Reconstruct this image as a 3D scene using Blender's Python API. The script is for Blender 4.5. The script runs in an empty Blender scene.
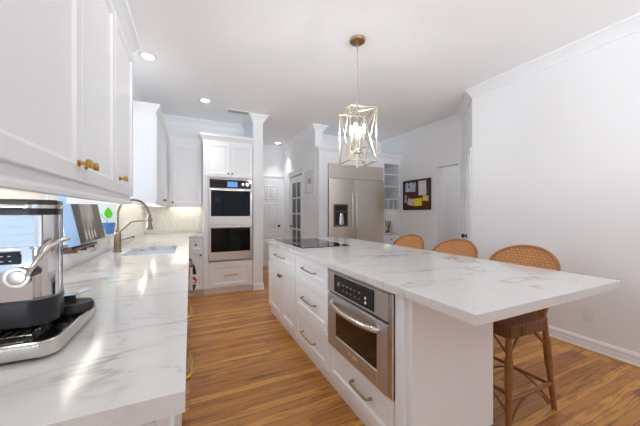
import bpy, bmesh, math, random
from mathutils import Vector, Matrix
random.seed(4)
C = bpy.context.scene.collection
SC = bpy.context.scene
PI = math.pi

# ------------------------------------------------------------------ camera, world, large lights, exposure
F = 276.0
YAW = math.atan(130 / F)
cam = bpy.data.cameras.new('camera')
cam.sensor_fit = 'HORIZONTAL'; cam.sensor_width = 36; cam.lens = 36 * F / 640; cam.clip_start = .02
co = bpy.data.objects.new('camera', cam); C.objects.link(co)
co.location = (0, 0, 1.25); co.rotation_euler = (PI / 2, 0, -YAW)
SC.camera = co

w = bpy.data.worlds.new('sky'); SC.world = w; w.use_nodes = True
bg = w.node_tree.nodes['Background']
bg.inputs[0].default_value = (.62, .80, 1, 1); bg.inputs[1].default_value = 1.0

def area(name, loc, rot, sx, sy, power, col=(1, 1, 1), spread=None):
    l = bpy.data.lights.new(name, 'AREA'); l.shape = 'RECTANGLE'; l.size = sx; l.size_y = sy
    l.energy = power; l.color = col
    if spread: l.spread = spread
    o = bpy.data.objects.new(name, l); C.objects.link(o); o.location = loc; o.rotation_euler = rot
    return o
# daylight outside the sink window (faces +X); added fill lights follow
area('daylight_sink_window', (-2.3, 3.5, 1.75), (0, -PI / 2, 0), 1.5, 1.3, 80, (.88, .945, 1))
# added up-facing fill outside the rear windows, to brighten the ceiling
area('rear_ceiling_fill', (.6, -8.2, .0), (PI, 0, 0), 8.0, 4.5, 4000, (.90, .955, 1))
area('aisle_fill', (.3, 1.6, 2.82), (0, 0, 0), .15, .15, 2.5, (.97, .98, 1))  # added fill without a fixture, lifts the island fronts
area('side_window_fill', (-6.6, -1.1, .0), (PI, 0, 0), 4.0, 4.0, 350, (.88, .945, 1))  # added up-facing fill outside the far left window

SC.view_settings.view_transform = 'Standard'
SC.view_settings.look = 'None'
SC.view_settings.exposure = 0.46
SC.view_settings.gamma = 1.0
SC.view_settings.use_curve_mapping = False
SC.cycles.use_denoising = True
SC.cycles.max_bounces = 14
SC.cycles.diffuse_bounces = 10
SC.cycles.glossy_bounces = 5
SC.cycles.transparent_max_bounces = 16
SC.cycles.sample_clamp_indirect = 6
SC.cycles.caustics_reflective = False

# ------------------------------------------------------------------ materials
def lin(c):
    return tuple(((x / 255) / 12.92 if x / 255 <= .04045 else ((x / 255 + .055) / 1.055) ** 2.4) for x in c)
def nm(name):
    m = bpy.data.materials.new(name); m.use_nodes = True
    return m, m.node_tree, m.node_tree.nodes['Principled BSDF']
def mat(name, rgb, rough=.5, metal=0, emit=None, coat=0, noise=0, nscale=8, bump=0):
    """plain paint / metal with a little procedural variation"""
    m, t, b = nm(name)
    c = lin(rgb)
    b.inputs['Roughness'].default_value = rough; b.inputs['Metallic'].default_value = metal
    b.inputs['Coat Weight'].default_value = coat
    tc = t.nodes.new('ShaderNodeTexCoord'); n = t.nodes.new('ShaderNodeTexNoise')
    n.inputs['Scale'].default_value = nscale; n.inputs['Detail'].default_value = 4
    t.links.new(tc.outputs['Object'], n.inputs['Vector'])
    mx = t.nodes.new('ShaderNodeMix'); mx.data_type = 'RGBA'
    k = noise
    mx.inputs[6].default_value = (*[x * (1 - k) for x in c], 1); mx.inputs[7].default_value = (*[min(1, x * (1 + k)) for x in c], 1)
    t.links.new(n.outputs['Fac'], mx.inputs[0]); t.links.new(mx.outputs[2], b.inputs['Base Color'])
    if bump:
        bp = t.nodes.new('ShaderNodeBump'); bp.inputs['Strength'].default_value = bump; bp.inputs['Distance'].default_value = .002
        t.links.new(n.outputs['Fac'], bp.inputs['Height']); t.links.new(bp.outputs[0], b.inputs['Normal'])
    if emit:
        b.inputs['Emission Color'].default_value = (*lin(emit[0]), 1); b.inputs['Emission Strength'].default_value = emit[1]
    return m
def mnode(t, op, a, b=None, clamp=False):
    n = t.nodes.new('ShaderNodeMath'); n.operation = op; n.use_clamp = clamp
    for i, x in enumerate((a, b)):
        if x is None: continue
        if isinstance(x, (int, float)): n.inputs[i].default_value = x
        else: t.links.new(x, n.inputs[i])
    return n.outputs[0]
def mixc(t, f, a, b):
    mx = t.nodes.new('ShaderNodeMix'); mx.data_type = 'RGBA'
    for i, x in ((0, f), (6, a), (7, b)):
        if isinstance(x, (int, float)): mx.inputs[i].default_value = x
        elif isinstance(x, tuple): mx.inputs[i].default_value = (*x, 1)
        else: t.links.new(x, mx.inputs[i])
    return mx.outputs[2]
def mapping(t, scale=(1, 1, 1), rot=(0, 0, 0), loc=(0, 0, 0)):
    tc = t.nodes.new('ShaderNodeTexCoord'); mp = t.nodes.new('ShaderNodeMapping')
    mp.inputs['Scale'].default_value = scale; mp.inputs['Rotation'].default_value = rot; mp.inputs['Location'].default_value = loc
    t.links.new(tc.outputs['Object'], mp.inputs['Vector'])
    return mp.outputs[0]
def tex(t, kind, vec, **kw):
    n = t.nodes.new(kind)
    for k, v in kw.items(): n.inputs[k].default_value = v
    t.links.new(vec, n.inputs['Vector'])
    return n
def quartz():
    m, t, b = nm('veined_quartz')
    v = mapping(t, (1, 1, 1), (0, 0, .35))
    n = tex(t, 'ShaderNodeTexNoise', mapping(t, (.9, 2.1, 1), (0, 0, -.3), (3.1, 1.7, 0)), Scale=.85, Detail=7, Roughness=.56, Distortion=1.0)
    d = mnode(t, 'ABSOLUTE', mnode(t, 'SUBTRACT', n.outputs['Fac'], .5))
    vein = mnode(t, 'SUBTRACT', 1, mnode(t, 'DIVIDE', d, .014), True)
    halo = mnode(t, 'SUBTRACT', 1, mnode(t, 'DIVIDE', d, .06), True)
    k = tex(t, 'ShaderNodeTexNoise', v, Scale=2.6, Detail=2)
    mask = mnode(t, 'MULTIPLY', mnode(t, 'SUBTRACT', k.outputs['Fac'], .33), 3.2, True)
    n2 = tex(t, 'ShaderNodeTexNoise', mapping(t, (.6, 2.6, 1), (0, 0, -.22), (7, 2, 0)), Scale=2.2, Detail=6, Roughness=.5, Distortion=.5)
    d2 = mnode(t, 'ABSOLUTE', mnode(t, 'SUBTRACT', n2.outputs['Fac'], .52))
    vein2 = mnode(t, 'MULTIPLY', mnode(t, 'SUBTRACT', 1, mnode(t, 'DIVIDE', d2, .006), True), .38)
    f = mnode(t, 'ADD', mnode(t, 'MULTIPLY', mnode(t, 'ADD', mnode(t, 'MULTIPLY', vein, .72), mnode(t, 'MULTIPLY', halo, .14)), mask), vein2, True)
    col = mixc(t, f, lin((222, 221, 219)), lin((150, 146, 142)))
    t.links.new(col, b.inputs['Base Color'])
    b.inputs['Roughness'].default_value = .13; b.inputs['Specular IOR Level'].default_value = .45
    return m
def oak():
    m, t, b = nm('oak_strip_floor')
    br = tex(t, 'ShaderNodeTexBrick', mapping(t), Scale=1)
    br.offset = .37; br.offset_frequency = 3; br.squash = 1
    br.inputs['Brick Width'].default_value = 1.05; br.inputs['Row Height'].default_value = .062
    br.inputs['Mortar Size'].default_value = .0016; br.inputs['Mortar Smooth'].default_value = .3; br.inputs['Bias'].default_value = -.1
    br.inputs['Color1'].default_value = (*lin((222, 160, 80)), 1); br.inputs['Color2'].default_value = (*lin((156, 92, 36)), 1)
    br.inputs['Mortar'].default_value = (*lin((96, 56, 30)), 1)
    g = tex(t, 'ShaderNodeTexNoise', mapping(t, (2.8, 27, 1)), Scale=1, Detail=7, Roughness=.7, Distortion=.9)
    g2 = tex(t, 'ShaderNodeTexNoise', mapping(t, (1.3, 9, 1)), Scale=1.3, Detail=3, Distortion=1.2)
    f = mnode(t, 'MULTIPLY', mnode(t, 'SUBTRACT', g.outputs['Fac'], .48), 5, True)
    c1 = mixc(t, mnode(t, 'MULTIPLY', f, .9), br.outputs['Color'], lin((98, 50, 16)))
    f2 = mnode(t, 'MULTIPLY', mnode(t, 'SUBTRACT', g2.outputs['Fac'], .42), 2.0, True)
    c2 = mixc(t, mnode(t, 'MULTIPLY', f2, .45), c1, lin((212, 152, 80)))
    t.links.new(c2, b.inputs['Base Color'])
    b.inputs['Roughness'].default_value = .33; b.inputs['Coat Weight'].default_value = .12; b.inputs['Coat Roughness'].default_value = .12
    bp = t.nodes.new('ShaderNodeBump'); bp.inputs['Strength'].default_value = .12; bp.inputs['Distance'].default_value = .002
    t.links.new(g.outputs['Fac'], bp.inputs['Height']); t.links.new(bp.outputs[0], b.inputs['Normal'])
    return m
def weave(name, a, bx, sa, sb, base, dark):
    """basket weave over two object axes a, bx (0..2) with strand sizes sa, sb"""
    m, t, b = nm(name)
    tc = t.nodes.new('ShaderNodeTexCoord'); sp = t.nodes.new('ShaderNodeSeparateXYZ'); t.links.new(tc.outputs['Object'], sp.inputs[0])
    u = mnode(t, 'DIVIDE', sp.outputs[a], sa); v = mnode(t, 'DIVIDE', sp.outputs[bx], sb)
    su = mnode(t, 'ABSOLUTE', mnode(t, 'SINE', mnode(t, 'MULTIPLY', u, PI))); sv = mnode(t, 'ABSOLUTE', mnode(t, 'SINE', mnode(t, 'MULTIPLY', v, PI)))
    par = mnode(t, 'MODULO', mnode(t, 'ADD', mnode(t, 'FLOOR', mnode(t, 'ADD', u, 100)), mnode(t, 'FLOOR', mnode(t, 'ADD', v, 100))), 2)
    mh = t.nodes.new('ShaderNodeMix'); t.links.new(par, mh.inputs[0]); t.links.new(su, mh.inputs[2]); t.links.new(sv, mh.inputs[3])
    h = mnode(t, 'MULTIPLY', mh.outputs[0], mnode(t, 'ADD', .55, mnode(t, 'MULTIPLY', mnode(t, 'MULTIPLY', su, sv), .45)))
    n = tex(t, 'ShaderNodeTexNoise', tc.outputs['Object'], Scale=55, Detail=2)
    tone = mixc(t, mnode(t, 'MULTIPLY', par, .38), lin(base), lin(tuple(x * .78 for x in base)))
    tone = mixc(t, mnode(t, 'MULTIPLY', mnode(t, 'SUBTRACT', n.outputs['Fac'], .35), .9, True), tone, lin(tuple(min(255, x * 1.13) for x in base)))
    col = mixc(t, mnode(t, 'SUBTRACT', 1, mnode(t, 'MULTIPLY', h, 2.6), True), tone, lin(dark))
    t.links.new(col, b.inputs['Base Color']); b.inputs['Roughness'].default_value = .45
    bp = t.nodes.new('ShaderNodeBump'); bp.inputs['Strength'].default_value = .8; bp.inputs['Distance'].default_value = .006
    t.links.new(h, bp.inputs['Height']); t.links.new(bp.outputs[0], b.inputs['Normal'])
    return m
def rattan():
    m, t, b = nm('rattan_pole')
    n = tex(t, 'ShaderNodeTexNoise', mapping(t, (1, 1, 5)), Scale=14, Detail=4)
    wv = tex(t, 'ShaderNodeTexWave', mapping(t), Scale=28, Distortion=1.5); wv.bands_direction = 'Z'
    c = mixc(t, n.outputs['Fac'], lin((118, 72, 36)), lin((180, 124, 70)))
    c = mixc(t, mnode(t, 'MULTIPLY', mnode(t, 'LESS_THAN', wv.outputs['Fac'], .1), .5), c, lin((92, 55, 28)))
    t.links.new(c, b.inputs['Base Color']); b.inputs['Roughness'].default_value = .38
    return m
def steel(name, rgb, rough, axis):
    m, t, b = nm(name)
    s = [260, 260, 260]; s[axis] = 3
    n = tex(t, 'ShaderNodeTexNoise', mapping(t, tuple(s)), Scale=1, Detail=2)
    c = lin(rgb)
    t.links.new(mixc(t, n.outputs['Fac'], tuple(x * .95 for x in c), tuple(min(1, x * 1.04) for x in c)), b.inputs['Base Color'])
    b.inputs['Metallic'].default_value = 1
    t.links.new(mnode(t, 'ADD', rough - .06, mnode(t, 'MULTIPLY', n.outputs['Fac'], .12)), b.inputs['Roughness'])
    return m
def tile():
    m, t, b = nm('marble_mosaic_tile')
    v = tex(t, 'ShaderNodeTexVoronoi', mapping(t), Scale=34, Randomness=.35)
    e = t.nodes.new('ShaderNodeTexVoronoi'); e.feature = 'DISTANCE_TO_EDGE'; e.inputs['Scale'].default_value = 34; e.inputs['Randomness'].default_value = .35
    t.links.new(mapping(t), e.inputs['Vector'])
    sp = t.nodes.new('ShaderNodeSeparateColor'); t.links.new(v.outputs['Color'], sp.inputs[0])
    n = tex(t, 'ShaderNodeTexNoise', mapping(t), Scale=9, Detail=5, Distortion=1)
    f = mnode(t, 'MULTIPLY', sp.outputs[0], n.outputs['Fac'])
    c = mixc(t, f, lin((246, 245, 241)), lin((212, 209, 202)))
    c = mixc(t, mnode(t, 'LESS_THAN', e.outputs['Distance'], .05), c, lin((232, 230, 222)))
    t.links.new(c, b.inputs['Base Color']); b.inputs['Roughness'].default_value = .25
    return m
def glass(name, tint=(1, 1, 1), refl=.08):
    m = bpy.data.materials.new(name); m.use_nodes = True; t = m.node_tree
    for n in list(t.nodes):
        if n.type == 'BSDF_PRINCIPLED': t.nodes.remove(n)
    tr = t.nodes.new('ShaderNodeBsdfTransparent'); tr.inputs[0].default_value = (*tint, 1)
    gl = t.nodes.new('ShaderNodeBsdfGlossy'); gl.inputs['Roughness'].default_value = .02
    mx = t.nodes.new('ShaderNodeMixShader'); mx.inputs[0].default_value = refl
    t.links.new(tr.outputs[0], mx.inputs[1]); t.links.new(gl.outputs[0], mx.inputs[2])
    t.links.new(mx.outputs[0], t.nodes['Material Output'].inputs[0])
    return m
def papermat(name, base, ink, sc=60):
    m, t, b = nm(name)
    wv = tex(t, 'ShaderNodeTexWave', mapping(t), Scale=sc, Distortion=.3); wv.bands_direction = 'Z'
    n = tex(t, 'ShaderNodeTexNoise', mapping(t), Scale=30, Detail=2)
    f = mnode(t, 'MULTIPLY', mnode(t, 'GREATER_THAN', wv.outputs['Fac'], .75), mnode(t, 'GREATER_THAN', n.outputs['Fac'], .47))
    t.links.new(mixc(t, mnode(t, 'MULTIPLY', f, .6), lin(base), lin(ink)), b.inputs['Base Color']); b.inputs['Roughness'].default_value = .7
    return m
def photomat(name, cols, sc=7, distort=1.5, axes=(1, 1, 1)):
    m, t, b = nm(name)
    n = tex(t, 'ShaderNodeTexNoise', mapping(t, axes), Scale=sc, Detail=4, Distortion=distort)
    r = t.nodes.new('ShaderNodeValToRGB'); t.links.new(n.outputs['Fac'], r.inputs[0])
    el = r.color_ramp.elements
    while len(el) < len(cols): el.new(.5)
    for i, (p, c) in enumerate(cols): el[i].position = p; el[i].color = (*lin(c), 1)
    t.links.new(r.outputs[0], b.inputs['Base Color']); b.inputs['Roughness'].default_value = .35
    return m

M_wall = mat('wall_paint', (241, 242, 244), .6, noise=.01)
M_ceil = mat('ceiling_paint', (248, 249, 250), .7, noise=.01)
M_trim = mat('trim_paint', (242, 244, 247), .4, noise=.01)
M_cab = mat('cabinet_paint', (239, 241, 244), .28, noise=.01)
M_gap = mat('dark_gap', (40, 38, 36), .8)
M_door = mat('door_paint', (240, 242, 244), .35, noise=.01)
M_quartz = quartz(); M_oak = oak(); M_tile = tile()
M_steelx = steel('brushed_steel_x', (205, 203, 203), .42, 1)
M_steelz = steel('brushed_steel_z', (226, 217, 208), .33, 2)
M_chrome = mat('polished_chrome', (226, 228, 232), .05, 1)
M_satin = mat('satin_steel', (214, 210, 204), .18, 1)
M_nickel = mat('warm_nickel', (160, 146, 128), .3, 1)
M_pewter = mat('pewter', (112, 106, 98), .35, 1)
M_brass = mat('brushed_brass', (206, 164, 88), .24, 1, noise=.05)
M_champ = mat('champagne_gold', (214, 203, 186), .3, 1, noise=.06)
M_bronze = mat('antique_brass', (190, 160, 122), .35, 1, noise=.06)
M_black = mat('black_plastic', (22, 22, 25), .35)
M_navy = mat('charcoal_plastic', (22, 23, 30), .35)
M_bglass = mat('black_oven_glass', (9, 9, 10), .04)
M_bglass.node_tree.nodes['Principled BSDF'].inputs['Specular IOR Level'].default_value = .22
M_oglass = mat('tinted_oven_glass', (34, 20, 14), .05)
M_panel = mat('black_control_glass', (14, 14, 16), .06)
M_cook = mat('ceramic_cooktop_glass', (16, 16, 17), .03)
M_lcd = mat('blue_display', (20, 40, 70), .2, emit=((92, 140, 200), 1.0))
M_led = mat('lit_digits', (200, 200, 200), .3, emit=((225, 230, 240), .3))
M_white = mat('white_plastic', (235, 235, 233), .3)
M_sink = mat('white_fireclay', (232, 235, 240), .15)
M_lens = mat('recessed_lens', (255, 252, 245), .4, emit=((255, 250, 240), 8))
M_bulb = mat('candle_bulb', (255, 250, 240), .2, emit=((255, 250, 243), 115))
M_strip = mat('led_strip', (255, 250, 235), .4, emit=((255, 243, 222), 6.5))
M_strip2 = mat('led_strip_cool', (255, 250, 245), .4, emit=((255, 248, 235), 5))
M_pane = glass('window_pane', (1, 1, 1), .06)
M_dpane = glass('door_glass', (.55, .55, .56), .22)
M_weaveb = weave('woven_back', 1, 2, .019, .019, (200, 138, 82), (92, 50, 22))
M_weaves = weave('woven_seat_shaded', 0, 1, .014, .014, (142, 88, 50), (78, 44, 22))  # darker than the back: the seat's shade is put into its colour
M_weavea = weave('wrapped_edge', 1, 0, .012, .012, (128, 78, 42), (56, 30, 14))
M_rattan = rattan()
M_cork = mat('dark_cork', (92, 50, 24), .8, noise=.25, nscale=90, bump=.4)
M_bframe = mat('black_wood_frame', (36, 26, 22), .4)
M_oakedge = mat('floor_shoe', (196, 160, 120), .5)

# ------------------------------------------------------------------ mesh helpers
class MB:
    def __init__(s): s.bm = bmesh.new()
    def _add(s, verts, faces):
        vs = [s.bm.verts.new(v) for v in verts]
        for f in faces:
            try: s.bm.faces.new([vs[i] for i in f])
            except ValueError: pass
        return s
    def box(s, x0, x1, y0, y1, z0, z1, b=0, seg=1, M=None):
        t = bmesh.new()
        bmesh.ops.create_cube(t, size=1)
        for v in t.verts:
            v.co = Vector(((x0 + x1) / 2 + v.co.x * (x1 - x0), (y0 + y1) / 2 + v.co.y * (y1 - y0), (z0 + z1) / 2 + v.co.z * (z1 - z0)))
        if b: bmesh.ops.bevel(t, geom=t.edges[:], offset=b, segments=seg, affect='EDGES', profile=.5)
        s.merge(t, M)
        return s
    def merge(s, t, M=None):
        if M is not None: t.transform(M)
        t.verts.index_update()
        vs = [s.bm.verts.new(v.co) for v in t.verts]
        for f in t.faces: s.bm.faces.new([vs[v.index] for v in f.verts])
        t.free()
    def tube(s, pts, r, seg=8, closed=False, cap=True, flat=1.0):
        P = [Vector(p) for p in pts]; n = len(P)
        rr = r if isinstance(r, (list, tuple)) else [r] * n
        T = []
        for i in range(n):
            a = P[(i - 1) % n] if (closed or i > 0) else P[i]; b = P[(i + 1) % n] if (closed or i < n - 1) else P[i]
            T.append((b - a).normalized())
        u = T[0].orthogonal().normalized()
        if abs(T[0].z) < .9: u = (Vector((0, 0, 1)) - T[0] * T[0].z).normalized()
        rings = []
        for i in range(n):
            u = (u - T[i] * u.dot(T[i])).normalized(); v = T[i].cross(u)
            rings.append([s.bm.verts.new(P[i] + (u * math.cos(2 * PI * k / seg) + v * math.sin(2 * PI * k / seg) * flat) * rr[i]) for k in range(seg)])
        for i in range(n if closed else n - 1):
            a, b = rings[i], rings[(i + 1) % n]
            for k in range(seg): s.bm.faces.new((a[k], a[(k + 1) % seg], b[(k + 1) % seg], b[k]))
        if cap and not closed:
            s.bm.faces.new(rings[0][::-1]); s.bm.faces.new(rings[-1])
        return s
    def lathe(s, prof, seg=20, M=None):
        ringed = prof[0] == prof[-1]
        t = bmesh.new(); rings = []
        for (r, z) in prof:
            if r < 1e-6: rings.append([t.verts.new((0, 0, z))])
            else: rings.append([t.verts.new((r * math.cos(2 * PI * k / seg), r * math.sin(2 * PI * k / seg), z)) for k in range(seg)])
        for a, b in zip(rings, rings[1:]):
            for k in range(seg):
                k2 = (k + 1) % seg
                q = [a[k % len(a)], a[k2 % len(a)], b[k2 % len(b)], b[k % len(b)]]
                q2 = []
                for v in q:
                    if v not in q2: q2.append(v)
                if len(q2) > 2: t.faces.new(q2)
        if len(rings[0]) > 1 and not ringed: t.faces.new(rings[0][::-1])
        if len(rings[-1]) > 1 and not ringed: t.faces.new(rings[-1])
        if ringed: bmesh.ops.remove_doubles(t, verts=t.verts[:], dist=1e-6)
        s.merge(t, M); return s
    def prism(s, poly, z0, z1, b=0, M=None):
        t = bmesh.new()
        a = [t.verts.new((x, y, z0)) for x, y in poly]; c = [t.verts.new((x, y, z1)) for x, y in poly]
        n = len(poly)
        t.faces.new(a[::-1]); top = t.faces.new(c)
        for i in range(n): t.faces.new((a[i], a[(i + 1) % n], c[(i + 1) % n], c[i]))
        if b:
            es = [e for e in t.edges if (e.verts[0].co.z == e.verts[1].co.z)]
            bmesh.ops.bevel(t, geom=es, offset=b, segments=2, affect='EDGES', profile=.5)
        s.merge(t, M); return s
    def sweep(s, prof, path):
        """profile (out, z) carried along an xy path, out = left of travel"""
        P = [Vector((p[0], p[1])) for p in path]; n = len(P); offs = []
        for i in range(n):
            ds = []
            if i > 0: ds.append((P[i] - P[i - 1]).normalized())
            if i < n - 1: ds.append((P[i + 1] - P[i]).normalized())
            ns = [Vector((-d.y, d.x)) for d in ds]
            if len(ns) == 1: offs.append(ns[0])
            else:
                mdir = (ns[0] + ns[1]).normalized(); offs.append(mdir / max(.3, mdir.dot(ns[0])))
        rows = [[s.bm.verts.new((P[i].x + offs[i].x * o, P[i].y + offs[i].y * o, z)) for o, z in prof] for i in range(n)]
        k = len(prof)
        for a, b in zip(rows, rows[1:]):
            for j in range(k): s.bm.faces.new((a[j], a[(j + 1) % k], b[(j + 1) % k], b[j]))
        s.bm.faces.new(rows[0][::-1]); s.bm.faces.new(rows[-1])
        return s
    def leaf(s, x0, x1, z0, z1, t=.02, fr=.055, rec=.009, y=0.0):
        """shaker leaf: front at y-t, recessed centre panel, back at y"""
        yf = y - t; s_ = .002; fr = min(fr, (x1 - x0) * .3, (z1 - z0) * .3)
        def R(i, yy): return [(x0 + i, yy, z0 + i), (x1 - i, yy, z0 + i), (x1 - i, yy, z1 - i), (x0 + i, yy, z1 - i)]
        v = R(0, y) + R(0, yf + s_) + R(s_, yf) + R(fr, yf) + R(fr + .003, yf + .003) + R(fr + .012, yf + rec)
        f = [(3, 2, 1, 0)]
        for k in range(5):
            a, b = k * 4, k * 4 + 4
            for i in range(4): f.append((a + i, a + (i + 1) % 4, b + (i + 1) % 4, b + i))
        f.append((20, 21, 22, 23))
        return s._add(v, f)
    def grid(s, fn, nu, nv):
        g = [[s.bm.verts.new(fn(i / nu, j / nv)) for j in range(nv + 1)] for i in range(nu + 1)]
        for i in range(nu):
            for j in range(nv): s.bm.faces.new((g[i][j], g[i + 1][j], g[i + 1][j + 1], g[i][j + 1]))
        return s

def obj(name, m, material, parent=None, smooth=None, world=False, loc=None):
    if world and parent is not None: bmesh.ops.translate(m.bm, verts=m.bm.verts, vec=-origin(parent))
    bmesh.ops.recalc_face_normals(m.bm, faces=m.bm.faces)
    me = bpy.data.meshes.new(name); m.bm.to_mesh(me); m.bm.free()
    me.materials.append(material)
    if smooth is not None:
        me.shade_smooth(); me.set_sharp_from_angle(angle=math.radians(smooth))
    o = bpy.data.objects.new(name, me); C.objects.link(o)
    if parent is not None: o.parent = parent
    if loc is not None: o.location = loc
    return o
def origin(o):
    v = Vector((0, 0, 0))
    while o is not None: v += o.location; o = o.parent
    return v
def tag(o, label, cat, group=None):
    o['label'] = label; o['category'] = cat
    if group: o['group'] = group
    return o
def thing(name, label, cat, loc=(0, 0, 0), rz=0, group=None):
    o = bpy.data.objects.new(name, None); C.objects.link(o); o.empty_display_size = .1
    o.location = loc; o.rotation_euler = (0, 0, rz)
    return tag(o, label, cat, group)
def struct(name, m, material, parent=None, smooth=None, label=None):
    o = obj(name, m, material, parent, smooth)
    if parent is None: o['kind'] = 'structure'
    if label: o['label'] = label
    return o
def one(name, m, material, loc, label, cat, group=None, smooth=None, world=True):
    """a thing that is a single mesh; mesh given in world coordinates, origin moved to loc"""
    if world: bmesh.ops.translate(m.bm, verts=m.bm.verts, vec=-Vector(loc))
    o = obj(name, m, material, None, smooth); o.location = loc
    return tag(o, label, cat, group)
def dup(root, loc, rz, label, group=None):
    r = root.copy(); C.objects.link(r); r.location = loc; r.rotation_euler = (0, 0, rz); r['label'] = label
    if group: r['group'] = group
    for ch in list(root.children):
        c = ch.copy(); C.objects.link(c); c.parent = r
        for g in list(ch.children):
            d = g.copy(); C.objects.link(d); d.parent = c
    return r
ALONGY = Matrix.Rotation(PI / 2, 4, 'X')        # lathe axis +z -> -y (towards the viewer of a front)
def T(x, y, z): return Matrix.Translation((x, y, z))
def arc(cx, cy, r, a0, a1, n=8):
    return [(cx + r * math.cos(math.radians(a0 + (a1 - a0) * i / n)), cy + r * math.sin(math.radians(a0 + (a1 - a0) * i / n))) for i in range(n + 1)]

# ------------------------------------------------------------------ structure
CH = 2.84
struct('floor', MB().box(-3.2, 5.4, -2.8, 6.7, -.08, 0), M_oak)
struct('ceiling', MB().box(-3.2, 5.4, -2.8, 6.7, CH, CH + .1), M_ceil)
struct('wall_right', MB().box(3.3, 3.4, -2.7, 2.39, 0, CH), M_wall)
struct('wall_corner', MB().prism([(3.3, 2.39), (3.4, 2.33), (4.02, 2.95), (3.94, 3.03)], 0, CH), M_wall)
struct('wall_alcove', MB().box(3.94, 4.04, 3.52, 5.2, 0, CH).box(3.94, 4.04, 3.03, 3.09, 0, CH).box(3.94, 4.04, 3.09, 3.52, 2.05, CH), M_wall)
struct('wall_corridor', MB().box(5.25, 5.35, 2.2, 4.6, 0, CH).box(4.04, 5.35, 4.5, 4.6, 0, CH).box(4.04, 5.35, 2.2, 2.3, 0, CH).box(4.0, 4.06, 2.2, 2.93, 0, CH), M_wall)
struct('wall_back', MB().box(-.9, .95, 5.17, 5.29, 0, CH), M_wall)
struct('wall_refrigerator', MB().box(2.2, 4.04, 5.1, 5.18, 0, CH), M_wall)
struct('wall_column', MB().box(.925, 1.085, 4.5, 5.29, 0, CH), M_trim)
struct('wall_hall_left', MB().box(.98, 1.085, 5.29, 6.55, 0, CH), M_wall)
struct('wall_hall_end', MB().box(.98, 2.2, 6.45, 6.57, 0, CH), M_wall)
struct('wall_hall_right', MB().box(2.05, 2.2, 4.56, 5.17, 0, CH).box(2.05, 2.2, 5.93, 6.45, 0, CH).box(2.05, 2.2, 5.17, 5.93, 2.06, CH), M_wall)
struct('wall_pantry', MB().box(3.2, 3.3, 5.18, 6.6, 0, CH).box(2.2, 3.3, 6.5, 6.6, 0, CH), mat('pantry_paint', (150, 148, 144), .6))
W1 = (1.95, 3.28, 1.01, 2.2)     # sink window opening
struct('wall_left', MB().box(-.9, -.66, .4, W1[0], 0, CH).box(-.9, -.66, W1[1], 5.17, 0, CH).box(-.9, -.66, W1[0], W1[1], W1[3], CH)
       .box(-.9, -.66, W1[0], W1[1], 0, W1[2]), M_wall)
struct('wall_nook', MB().box(-3.2, -.9, .4, .52, 0, CH), M_wall)
# wall behind the camera with two windows and far left wall with one
struct('wall_rear', MB().box(-3.2, -2.7, -2.8, -2.68, 0, CH).box(-.7, .4, -2.8, -2.68, 0, CH).box(2.8, 3.4, -2.8, -2.68, 0, CH)
       .box(-2.7, -.7, -2.8, -2.68, 0, .5).box(-2.7, -.7, -2.8, -2.68, 2.4, CH).box(.4, 2.8, -2.8, -2.68, 0, .7).box(.4, 2.8, -2.8, -2.68, 2.4, CH), M_wall)
struct('wall_side', MB().box(-3.2, -3.1, -2.68, -2.1, 0, CH).box(-3.2, -3.1, -.1, .4, 0, CH).box(-3.2, -3.1, -2.1, -.1, 0, .8).box(-3.2, -3.1, -2.1, -.1, 2.3, CH), M_wall)
def window(n, axis, a0, a1, z0, z1, p, nv=2, nh=2, slats=False):
    """axis 'x': window in a plane x = p spanning y; axis 'y': plane y = p spanning x"""
    def B(m, u0, u1, za, zb, t0, t1):
        return m.box(t0, t1, u0, u1, za, zb) if axis == 'x' else m.box(u0, u1, t0, t1, za, zb)
    e = MB(); B(e, a0, a1, z0, z1, p - .003, p + .003)
    win = struct('window_%d' % n, e, M_pane)
    f = MB(); w_ = .055
    B(f, a0, a0 + w_, z0, z1, p - .03, p + .03); B(f, a1 - w_, a1, z0, z1, p - .03, p + .03)
    B(f, a0, a1, z0, z0 + w_, p - .03, p + .03); B(f, a0, a1, z1 - w_, z1, p - .03, p + .03)
    for i in range(1, nv): u = a0 + (a1 - a0) * i / nv; B(f, u - .02, u + .02, z0, z1, p - .02, p + .02)
    for i in range(1, nh): z = z0 + (z1 - z0) * i / nh; B(f, a0, a1, z - .015, z + .015, p - .02, p + .02)
    obj('window_frame', f, M_trim, win)
    if slats:
        s = MB(); k = int((z1 - z0) / .09)
        for i in range(k):
            z = z0 + (i + .5) * (z1 - z0) / k
            B(s, a0 + .02, a1 - .02, z - .004, z + .004, p + .05, p + .085)
        obj('blind_slats', s, M_white, win)
window(1, 'x', W1[0], W1[1], 1.06, W1[3], -.84, 2, 1)
window(2, 'y', -2.7, -.7, .5, 2.4, -2.74, 2, 2, True)
window(3, 'y', .4, 2.8, .7, 2.4, -2.74, 3, 2)
window(4, 'x', -2.1, -.1, .8, 2.3, -3.15, 2, 2, True)
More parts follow.
